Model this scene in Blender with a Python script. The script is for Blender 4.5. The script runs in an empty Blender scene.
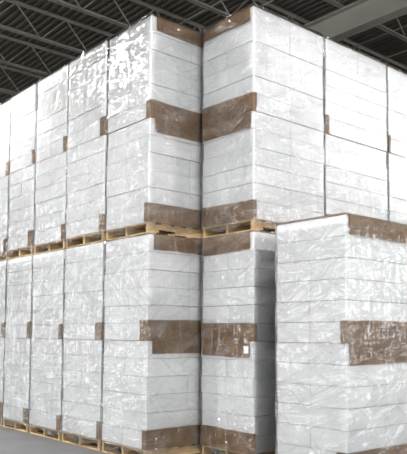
import bpy, bmesh, math, random
from mathutils import Vector, Matrix
random.seed(7)
scene=bpy.context.scene
scene.view_settings.view_transform='Standard'
H=1.2; PH=0.133

# ---------------------------------------------------------------- materials
def new_mat(name):
    m=bpy.data.materials.new(name); m.use_nodes=True
    nt=m.node_tree; nt.nodes.clear()
    out=nt.nodes.new('ShaderNodeOutputMaterial')
    return m,nt,out
def N(nt,t,**kw):
    n=nt.nodes.new(t)
    for k,v in kw.items(): setattr(n,k,v)
    return n
def basic(name,c1,c2,scale=5,rough=.6,bump=.1,bscale=40,metal=0,stretch=(1,1,1),detail=4,spec=.5):
    m,nt,out=new_mat(name)
    p=N(nt,'ShaderNodeBsdfPrincipled'); nt.links.new(p.outputs[0],out.inputs[0])
    p.inputs['Roughness'].default_value=rough; p.inputs['Metallic'].default_value=metal
    p.inputs['Specular IOR Level'].default_value=spec
    tc=N(nt,'ShaderNodeTexCoord'); mp=N(nt,'ShaderNodeMapping'); mp.inputs['Scale'].default_value=stretch
    nt.links.new(tc.outputs['Object'],mp.inputs[0])
    n=N(nt,'ShaderNodeTexNoise'); n.inputs['Scale'].default_value=scale; n.inputs['Detail'].default_value=detail
    nt.links.new(mp.outputs[0],n.inputs['Vector'])
    cr=N(nt,'ShaderNodeValToRGB'); cr.color_ramp.elements[0].position=.3; cr.color_ramp.elements[1].position=.7
    cr.color_ramp.elements[0].color=(*c1,1); cr.color_ramp.elements[1].color=(*c2,1)
    nt.links.new(n.outputs['Fac'],cr.inputs[0]); nt.links.new(cr.outputs[0],p.inputs['Base Color'])
    b=N(nt,'ShaderNodeTexNoise'); b.inputs['Scale'].default_value=bscale
    nt.links.new(mp.outputs[0],b.inputs['Vector'])
    bu=N(nt,'ShaderNodeBump'); bu.inputs['Strength'].default_value=bump; bu.inputs['Distance'].default_value=.01
    nt.links.new(b.outputs['Fac'],bu.inputs['Height']); nt.links.new(bu.outputs[0],p.inputs['Normal'])
    return m,nt,p,cr
def foam_mat():
    m,nt,p,cr=basic('foam_white',(.85,.855,.86),(.89,.895,.9),3,.55,.06,220)
    a=N(nt,'ShaderNodeAttribute'); a.attribute_name='tint'
    mx=N(nt,'ShaderNodeMix'); mx.data_type='RGBA'; mx.blend_type='MULTIPLY'; mx.inputs[0].default_value=1
    nt.links.new(cr.outputs[0],mx.inputs[6]); nt.links.new(a.outputs['Color'],mx.inputs[7])
    nt.links.new(mx.outputs[2],p.inputs['Base Color'])
    return m
M_foam=foam_mat()
M_card=basic('cardboard_brown',(.19,.115,.06),(.32,.205,.115),7,.65,.35,45,detail=8)[0]
M_wood=basic('pallet_wood',(.42,.28,.13),(.66,.48,.27),6,.75,.4,60,stretch=(1,1,6))[0]
M_conc=basic('concrete_floor',(.12,.12,.125),(.18,.18,.185),1.3,.45,.1,30,detail=8)[0]
M_deck=basic('steel_deck',(.085,.078,.063),(.12,.11,.09),1.5,.6,.03,10)[0]
M_joist=basic('joist_paint',(.26,.25,.215),(.37,.355,.31),3,.5,.03,20)[0]
M_girder=basic('girder_paint',(.36,.345,.3),(.45,.43,.38),2,.5,.03,20)[0]
M_wall=basic('wall_panel',(.42,.42,.4),(.5,.5,.47),.6,.7,.05,15)[0]
M_steel=basic('lamp_housing',(.5,.5,.5),(.6,.6,.6),3,.4,.02,20,metal=.6)[0]
M_paper=basic('label_paper',(.8,.8,.78),(.9,.9,.88),8,.6,.02,20)[0]

def film_mat():
    m,nt,out=new_mat('stretch_film')
    tc=N(nt,'ShaderNodeTexCoord'); oi=N(nt,'ShaderNodeObjectInfo')
    ad=N(nt,'ShaderNodeVectorMath',operation='ADD')
    sc=N(nt,'ShaderNodeVectorMath',operation='SCALE'); 
    cb=N(nt,'ShaderNodeCombineXYZ'); 
    for i in range(3): nt.links.new(oi.outputs['Random'],cb.inputs[i])
    sc.inputs['Scale'].default_value=37; nt.links.new(cb.outputs[0],sc.inputs[0])
    nt.links.new(tc.outputs['Object'],ad.inputs[0]); nt.links.new(sc.outputs[0],ad.inputs[1])
    def noise(rot,scale,s,det,dist,typ=None):
        mp=N(nt,'ShaderNodeMapping'); mp.inputs['Rotation'].default_value=rot
        mp2=N(nt,'ShaderNodeMapping'); mp2.inputs['Scale'].default_value=scale
        nt.links.new(ad.outputs[0],mp.inputs[0]); nt.links.new(mp.outputs[0],mp2.inputs[0])
        n=N(nt,'ShaderNodeTexNoise'); n.inputs['Scale'].default_value=s; n.inputs['Detail'].default_value=det; n.inputs['Distortion'].default_value=dist
        nt.links.new(mp2.outputs[0],n.inputs['Vector']); return n
    def ridge(n,wid):
        a=N(nt,'ShaderNodeMath',operation='SUBTRACT'); nt.links.new(n.outputs['Fac'],a.inputs[0]); a.inputs[1].default_value=.5
        b=N(nt,'ShaderNodeMath',operation='ABSOLUTE'); nt.links.new(a.outputs[0],b.inputs[0])
        r=N(nt,'ShaderNodeMapRange'); r.interpolation_type='SMOOTHSTEP'; r.inputs['From Min'].default_value=0; r.inputs['From Max'].default_value=wid
        r.inputs['To Min'].default_value=1; r.inputs['To Max'].default_value=0
        nt.links.new(b.outputs[0],r.inputs['Value']); return r
    n1=noise((.15,.12,0),(1,1,4),1.8,2,.5)
    n2=noise((-.12,.1,0),(6,6,.8),1.8,2,.3)
    n3=noise((-.6,-.5,0),(1.2,1.2,5),1.2,2,.8)
    n4=noise((.5,.45,0),(1.0,1.0,5),1.1,2,.6)
    r3=ridge(n3,.025); r4=ridge(n4,.025)
    def madd(a,k,b):
        q=N(nt,'ShaderNodeMath',operation='MULTIPLY_ADD'); nt.links.new(a.outputs[0],q.inputs[0]); q.inputs[1].default_value=k; nt.links.new(b.outputs[0],q.inputs[2]); return q
    s=madd(n2,1.0,n1); s=madd(n3,.4,s); s=madd(r3,.2,s); s=madd(r4,.2,s)
    bu=N(nt,'ShaderNodeBump'); bu.inputs['Strength'].default_value=1; bu.inputs['Distance'].default_value=.038
    nt.links.new(s.outputs[0],bu.inputs['Height'])
    gl=N(nt,'ShaderNodeBsdfGlossy'); gl.inputs['Roughness'].default_value=.06; gl.inputs['Color'].default_value=(1,1,1,1)
    nt.links.new(bu.outputs[0],gl.inputs['Normal'])
    tr=N(nt,'ShaderNodeBsdfTransparent'); tr.inputs['Color'].default_value=(.99,.99,.99,1)
    df=N(nt,'ShaderNodeBsdfDiffuse'); df.inputs['Color'].default_value=(.92,.93,.94,1)
    rp=N(nt,'ShaderNodeMapRange'); rp.inputs['From Min'].default_value=.5; rp.inputs['From Max'].default_value=.7
    rp.inputs['To Min'].default_value=.005; rp.inputs['To Max'].default_value=.11
    nt.links.new(n1.outputs['Fac'],rp.inputs['Value'])
    hz=madd(r3,.06,rp); hz=madd(r4,.06,hz)
    m1=N(nt,'ShaderNodeMixShader'); nt.links.new(hz.outputs[0],m1.inputs[0]); nt.links.new(tr.outputs[0],m1.inputs[1]); nt.links.new(df.outputs[0],m1.inputs[2])
    fr=N(nt,'ShaderNodeFresnel'); fr.inputs['IOR'].default_value=1.5
    fm=N(nt,'ShaderNodeMath',operation='MULTIPLY_ADD'); fm.inputs[1].default_value=1.4; fm.inputs[2].default_value=.015
    nt.links.new(fr.outputs[0],fm.inputs[0])
    fx=madd(r3,.04,fm); fx=madd(r4,.04,fx)
    m2=N(nt,'ShaderNodeMixShader'); nt.links.new(fx.outputs[0],m2.inputs[0]); nt.links.new(m1.outputs[0],m2.inputs[1]); nt.links.new(gl.outputs[0],m2.inputs[2])
    nt.links.new(m2.outputs[0],out.inputs[0])
    return m
M_film=film_mat()
def emis(name,col,s):
    m,nt,out=new_mat(name)
    e=N(nt,'ShaderNodeEmission'); e.inputs[0].default_value=(*col,1); e.inputs[1].default_value=s
    nt.links.new(e.outputs[0],out.inputs[0]); return m
M_fill=emis('fill_glow',(.97,.985,1),11)  # glow of the added fill panels, west wall
M_fill2=emis('fill_glow_south',(.97,.985,1),12)  # same added glow, south wall

# ---------------------------------------------------------------- mesh helpers
def obj(name,mesh,parent=None,mat=None,loc=(0,0,0)):
    o=bpy.data.objects.new(name,mesh); scene.collection.objects.link(o); o.location=loc
    if mat and not mesh.materials: mesh.materials.append(mat)
    if parent: o.parent=parent
    return o
def bm_box(bm,x0,x1,y0,y1,z0,z1,bev=0,seg=1):
    r=bmesh.ops.create_cube(bm,size=1)
    vs=r['verts']
    for v in vs:
        v.co=Vector(((x0+x1)/2+v.co.x*(x1-x0),(y0+y1)/2+v.co.y*(y1-y0),(z0+z1)/2+v.co.z*(z1-z0)))
    fs=set(f for v in vs for f in v.link_faces)
    if bev:
        es=list(set(e for v in vs for e in v.link_edges))
        r=bmesh.ops.bevel(bm,geom=es,offset=bev,segments=seg,affect='EDGES',profile=.6)
        fs=set(r['faces'])|set(f for v in r['verts'] for f in v.link_faces)
    return fs
def fin(bm,name):
    me=bpy.data.meshes.new(name); bm.normal_update(); bm.to_mesh(me); bm.free(); return me

cache={}
def foam_mesh(lx,ly,seed):
    k=('f',lx,ly,seed)
    if k in cache: return cache[k]
    R=random.Random(seed*31+int(lx*100)+int(ly*1000))
    bm=bmesh.new(); lay=bm.loops.layers.float_color.new('tint')
    nc=6; h=H/nc; px=lx/2; py=ly/2
    for i in range(nc):
        dx=R.uniform(-.008,.008); dy=R.uniform(-.008,.008)
        for a in range(2):
            for b in range(2):
                ox=dx+R.uniform(-.002,.002); oy=dy+R.uniform(-.002,.002)
                x0=a*px+ox+.0001; x1=(a+1)*px+ox-.0001; y0=b*py+oy+.0001; y1=(b+1)*py+oy-.0001
                t=R.uniform(.92,1)
                fs=bm_box(bm,x0,x1,y0,y1,i*h+.0014,(i+1)*h-.0014,.008,2)
                for f in fs:
                    for l in f.loops: l[lay]=(t,t,t,1)
    me=fin(bm,'foam_boxes'); cache[k]=me; me.materials.append(M_foam); return me

def strip(bm,pts,z0,z1,R,seg=7,jit=.008,t=.004):
    """cardboard band following plan polyline pts; thin solid"""
    plan=[]
    for i in range(len(pts)-1):
        a=Vector(pts[i]); b=Vector(pts[i+1]); n=max(1,int((b-a).length/.14))
        for j in range(n): plan.append(a.lerp(b,j/n))
    plan.append(Vector(pts[-1]))
    ja,jb=R.uniform(-.025,.025),R.uniform(-.025,.025)
    rows=[]
    for i,p in enumerate(plan):
        u=i/(len(plan)-1); lo=z0; hi=z1
        d=ja*(1-u)+jb*u+R.uniform(-jit,jit)*.5
        if strip.free=='top': hi+=d
        elif strip.free=='bottom': lo+=d
        tt=(plan[min(i+1,len(plan)-1)]-plan[max(i-1,0)]).normalized(); nrm=Vector((tt.y,-tt.x))
        if strip.flip: nrm=-nrm
        q=p+nrm*t
        rows.append([bm.verts.new((p.x,p.y,lo)),bm.verts.new((p.x,p.y,hi)),bm.verts.new((q.x,q.y,hi)),bm.verts.new((q.x,q.y,lo))])
    for i in range(len(rows)-1):
        for k in range(4):
            bm.faces.new((rows[i][k],rows[i][(k+1)%4],rows[i+1][(k+1)%4],rows[i+1][k]))
    bm.faces.new(rows[0]); bm.faces.new(rows[-1][::-1])
strip.free=None; strip.flip=False

def card_mesh(lx,ly,kind,seed,top):
    R=random.Random(seed*17+5)
    bm=bmesh.new(); o=.010
    w=R.uniform(.04,.13); hb=R.uniform(.2,.235); ht=R.uniform(.15,.2); ins=R.uniform(.05,.09)
    strip.free='top'
    if kind=='y':
        strip.flip=False
        strip(bm,[(-o,w),(-o,-o),(lx,-o)],.0,hb,R)
        strip.free='bottom'; strip(bm,[(ins,-o),(lx-.03,-o)],H-ht,H+.003,R)
    else:
        strip.flip=True
        strip(bm,[(w*.5,-o),(-o,-o),(-o,ly)],.0,hb,R)
        strip.free='bottom'; strip(bm,[(-o,ins*.6),(-o,ly-.02)],H-ht,H+.003,R)
    bm_box(bm,-.004,lx,-.004,ly,H-.0005,H+.0035)
    bmesh.ops.recalc_face_normals(bm,faces=bm.faces)
    me=fin(bm,'cardboard'); me.materials.append(M_card); return me

def film_mesh(lx,ly,seed):
    R=random.Random(seed*13+3)
    o=.021; r=.03; plan=[]
    x0,x1,y0,y1=-o,lx+o,-o,ly+o
    def seg(a,b,n):
        for j in range(n): plan.append((a[0]+(b[0]-a[0])*j/n,a[1]+(b[1]-a[1])*j/n))
    cs=[((x0+r,y0+r),180),((x1-r,y0+r),270),((x1-r,y1-r),0),((x0+r,y1-r),90)]
    for i,(c,a) in enumerate(cs):
        for j in range(4):
            t=math.radians(a+j*22.5); plan.append((c[0]+r*math.cos(t),c[1]+r*math.sin(t)))
        t=math.radians(a+90); A=(c[0]+r*math.cos(t),c[1]+r*math.sin(t))
        c2,a2=cs[(i+1)%4]; t=math.radians(a2); B=(c2[0]+r*math.cos(t),c2[1]+r*math.sin(t))
        seg(A,B,14)
    bm=bmesh.new(); rows=[]; nz=30
    ph=[R.uniform(0,6.28) for _ in range(8)]
    for k in range(nz+1):
        z=PH-.06+(2*H+.06+.012)*k/nz
        row=[]
        for i,(x,y) in enumerate(plan):
            s=i/len(plan)*6.283
            d=.0025*math.sin(7*s+z*9+ph[0])+.0025*math.sin(13*s-z*14+ph[1])+.0015*math.sin(3*s+z*23+ph[2])
            nx=(x-lx/2)/(lx/2); ny=(y-ly/2)/(ly/2)
            l=math.hypot(nx,ny); 
            zz=z
            if k==0: zz+=.03*math.sin(5*s+ph[3])+R.uniform(-.01,.01)
            row.append(bm.verts.new((x+nx/l*d,y+ny/l*d,zz)))
        rows.append(row)
    n=len(plan)
    for k in range(nz):
        for i in range(n):
            bm.faces.new((rows[k][i],rows[k][(i+1)%n],rows[k+1][(i+1)%n],rows[k+1][i]))
    row=[bm.verts.new((lx/2+(v.co.x-lx/2)*.85+R.uniform(-.01,.01),ly/2+(v.co.y-ly/2)*.82+R.uniform(-.01,.01),PH+2*H+.012)) for v in rows[-1]]
    for i in range(n): bm.faces.new((rows[-1][i],rows[-1][(i+1)%n],row[(i+1)%n],row[i]))
    for f in bm.faces: f.smooth=True
    me=fin(bm,'stretch_film'); me.materials.append(M_film); return me

def pallet_mesh(lx,ly):
    k=('p',lx,ly)
    if k in cache: return cache[k]
    bm=bmesh.new(); a=.0
    for yc in (a+.025,ly/2,ly-a-.025):
        y0,y1=yc-.02,yc+.02
        bm_box(bm,a,lx-a,y0,y1,.055,.113)
        L=lx-2*a
        for (s0,s1) in ((0,.13),(.32,.68),(.87,1)):
            bm_box(bm,a+L*s0,a+L*s1,y0,y1,.018,.0555)
    nb=7; w=.11
    for i in range(nb):
        x=a+(lx-2*a-w)*i/(nb-1)
        bm_box(bm,x,x+w,a-.005,ly-a+.005,.113,PH-.001,.002)
    for i in range(5):
        x=a+(lx-2*a-.1)*i/4
        bm_box(bm,x,x+.1,a-.003,ly-a+.003,0,.018,.002)
    me=fin(bm,'pallet'); me.materials.append(M_wood); cache[k]=me; return me

cnt=[0]
def load(x,y,z,lx,ly,kind):
    cnt[0]+=1; s=cnt[0]; R=random.Random(s*101)
    e=bpy.data.objects.new('wrapped_pallet_load',None); scene.collection.objects.link(e)
    e.empty_display_size=.2
    e.location=(x+R.uniform(-.01,.01),y+R.uniform(-.004,.004),z); e.rotation_euler=(0,0,math.radians(R.uniform(-.5,.5)))
    obj('pallet',pallet_mesh(lx,ly),e)
    for b in range(2):
        dx,dy=R.uniform(-.003,.003),R.uniform(-.003,.003)
        obj('foam_boxes_%d'%(b+1),foam_mesh(lx,ly,(s+b)%3),e,loc=(dx,dy,PH+b*H))
        obj('cardboard_%d'%(b+1),card_mesh(lx,ly,kind,s*2+b,b==1),e,loc=(dx,dy,PH+b*H))
    obj('stretch_film',film_mesh(lx,ly,s),e)
    return e
T=PH+2*H+.006
ya=[(0,.886),(.925,.94),(1.915,.885),(2.85,.82),(3.71,.9),(4.65,.9),(5.6,.9),(6.55,.9),(7.5,.9)]
for i,(y,l) in enumerate(ya):
    dx=[0,.0,.0,.0,.0,.03,.02,.01,.0][i]
    load(dx,y,0,1.2,l,'y'); load(dx*.5,y,T,1.2,l,'y')
for i,(y,l) in enumerate(ya[:6]):
    load(1.29,y,0,1.2,l,'y'); load(1.29,y,T,1.2,l,'y')
xb=[(.742,1.195),(1.985,1.27),(3.31,1.22),(4.58,1.22),(5.85,1.22),(7.12,1.22)]
for i,(x,l) in enumerate(xb):
    e=load(x,-.938,0,l,.855,'x'); load(x,-.938,T,l,.855,'x')
    if i==0:
        bm=bmesh.new(); bm_box(bm,-.031,-.03,.05,.12,PH+H-.13,PH+H-.05); obj('label',fin(bm,'label'),e,M_paper)
load(.631,-2.255,0,1.21,.861,'y')

# ---------------------------------------------------------------- building
X0,X1,Y0,Y1,ZC=-16,34,-16,38,7.9
def box_obj(name,x0,x1,y0,y1,z0,z1,mat,parent=None,bev=0):
    bm=bmesh.new(); bm_box(bm,x0,x1,y0,y1,z0,z1,bev); return obj(name,fin(bm,name),parent,mat)
bm=bmesh.new(); bm_box(bm,X0,X1,Y0,Y1,-.2,0)
floor=obj('floor',fin(bm,'floor'),None,M_conc)
box_obj('wall_west',X0-.2,X0,Y0,Y1,-.2,8.2,M_wall)
box_obj('wall_east',X1,X1+.2,Y0,Y1,-.2,8.2,M_wall)
box_obj('wall_south',X0,X1,Y0-.2,Y0,-.2,8.2,M_wall)
box_obj('wall_north',X0,X1,Y1,Y1+.2,-.2,8.2,M_wall)
bm=bmesh.new(); prev=None; x=X0; prof=[(0,0),(.06,0),(.08,.045),(.14,.045)]
while x<X1:
    for dx,dz in prof:
        a=bm.verts.new((x+dx,Y0,ZC+dz)); b=bm.verts.new((x+dx,Y1,ZC+dz))
        if prev: bm.faces.new((prev[0],prev[1],b,a))
        prev=(a,b)
    x+=.16
ceil=obj('ceiling',fin(bm,'ceiling'),None,M_deck)
def rod(bm,a,b,r,n=6):
    a=Vector(a);b=Vector(b); d=b-a
    m=Matrix.Translation((a+b)/2)@d.to_track_quat('Z','Y').to_matrix().to_4x4()
    bmesh.ops.create_cone(bm,cap_ends=False,segments=n,radius1=r,radius2=r,depth=d.length,matrix=m)
bm=bmesh.new(); zb,zt=ZC-.62,ZC-.02
XA,XB=X0+.02,X1-.02
for zz,s in ((zb,1),(zt,-1)):
    for sy in (-1,1):
        ys=sorted((sy*.008,sy*.05)); bm_box(bm,XA,XB,ys[0],ys[1],zz-.003,zz+.003)
        ys=sorted((sy*.008,sy*.014)); bm_box(bm,XA,XB,ys[0],ys[1],min(zz,zz+s*.05),max(zz,zz+s*.05))
x=XA; up=False
while x<XB-.6:
    rod(bm,(x,0,zb+.02 if not up else zt-.02),(x+.55,0,zt-.02 if not up else zb+.02),.014)
    up=not up; x+=.55
jm=fin(bm,'roof_joist')
y=Y0+1.2
while y<Y1-.3:
    obj('roof_joist',jm,None,M_joist,(0,y,0)); y+=1.6
def girder(x):
    bm=bmesh.new(); z1=zb-.004; z0=z1-.46
    w=.12
    bm_box(bm,x-w,x+w,Y0+.02,Y1-.02,z0,z0+.02); bm_box(bm,x-w,x+w,Y0+.02,Y1-.02,z1-.02,z1); bm_box(bm,x-.008,x+.008,Y0+.02,Y1-.02,z0,z1)
    return obj('roof_girder',fin(bm,'roof_girder'),None,M_girder)
for gx in (-9.5,5.2,19.9): girder(gx)
bm=bmesh.new()
for bx in [X0+2+3.6*i for i in range(14)]:
    if bx>X1-1: continue
    rod(bm,(bx,Y0+.3,zb+.03),(bx,Y1-.3,zb+.03),.016); rod(bm,(bx,Y0+.3,zt-.05),(bx,Y1-.3,zt-.05),.016)
obj('joist_bridging',fin(bm,'joist_bridging'),None,M_joist)

bm=bmesh.new()
bm_box(bm,-.62,.62,-.2,.2,.0,.07,.015); bm_box(bm,-.25,.25,-.08,.08,.07,.13,.01)
for sx in (-.5,.5): rod(bm,(sx,0,.07),(sx,0,.6),.006)
hm=fin(bm,'housing'); hm.materials.append(M_steel)
for (x,y) in [(-3,-10),(-3,-3.6),(-3,4.4),(-3,10.8),(-3,18.8),(4,-10),(4,-5.2),(11,-10),(11,-5.2),(-10,-10),(-10,-3.6),(-10,4.4),(-10,14),(-10,25.2)]:
    e=bpy.data.objects.new('hanging_ceiling_lamp',None); scene.collection.objects.link(e); e.location=(x,y,6.7)
    obj('housing',hm,e)
    l=bpy.data.lights.new('lamp_light','AREA'); l.shape='RECTANGLE'; l.size=1.2; l.size_y=.38; l.energy=270 if (x>0 and y>-6) else 400; l.color=(1,.99,.975)
    lo=bpy.data.objects.new('lamp_light',l); scene.collection.objects.link(lo); lo.parent=e; lo.location=(0,0,-.02)
def fill_panel(name,cx,cy,axis):  # framed glowing panel, added out of view for side fill and film glints
    e=bpy.data.objects.new(name,None); scene.collection.objects.link(e)
    w=1.3;h=4.5
    if axis=='x':
        box_obj('panel',cx,cx+.04,cy-w/2,cy+w/2,.02,h,M_fill,e)
        for yy in (cy-w/2-.12,cy+w/2): box_obj('frame_side',cx,cx+.1,yy,yy+.12,0.001,h+.12,M_steel,e)
        box_obj('frame_top',cx,cx+.1,cy-w/2,cy+w/2,h,h+.12,M_steel,e)
    else:
        box_obj('panel',cx-w/2,cx+w/2,cy,cy+.04,.02,h,M_fill2,e)
        for xx in (cx-w/2-.12,cx+w/2): box_obj('frame_side',xx,xx+.12,cy,cy+.1,0.001,h+.12,M_steel,e)
        box_obj('frame_top',cx-w/2,cx+w/2,cy,cy+.1,h,h+.12,M_steel,e)
i=1
for cy in (-12,-7,-2,3,8,13,18,23,28): fill_panel('fill_panel_%d'%i,X0+.005,cy,'x'); i+=1  # added light panels along the unseen west wall, next line south wall
for cx in (-11,-5,1,6,11,16,21): fill_panel('fill_panel_%d'%i,cx,Y0+.005,'y'); i+=1

w=bpy.data.worlds.new('world'); scene.world=w; w.use_nodes=True
w.node_tree.nodes['Background'].inputs[0].default_value=(.8,.85,.9,1); w.node_tree.nodes['Background'].inputs[1].default_value=.5

# ---------------------------------------------------------------- camera
yaw,pt,rl=map(math.radians,(49.5315,3.8623,.3679))
fwd=Vector((math.cos(yaw),math.sin(yaw),0)); right=Vector((math.sin(yaw),-math.cos(yaw),0)); up=Vector((0,0,1))
F=fwd*math.cos(pt)+up*math.sin(pt); U=up*math.cos(pt)-fwd*math.sin(pt)
R2=right*math.cos(rl)+U*math.sin(rl); U2=U*math.cos(rl)-right*math.sin(rl)
cam=bpy.data.cameras.new('camera'); co=bpy.data.objects.new('camera',cam); scene.collection.objects.link(co)
m=Matrix((R2,U2,-F)).transposed().to_4x4(); m.translation=(-4.3922,-6.1162,1.4054); co.matrix_world=m
cam.sensor_fit='AUTO'; cam.sensor_width=36; cam.lens=673.04/454*36; cam.shift_y=62.2/454
scene.camera=co
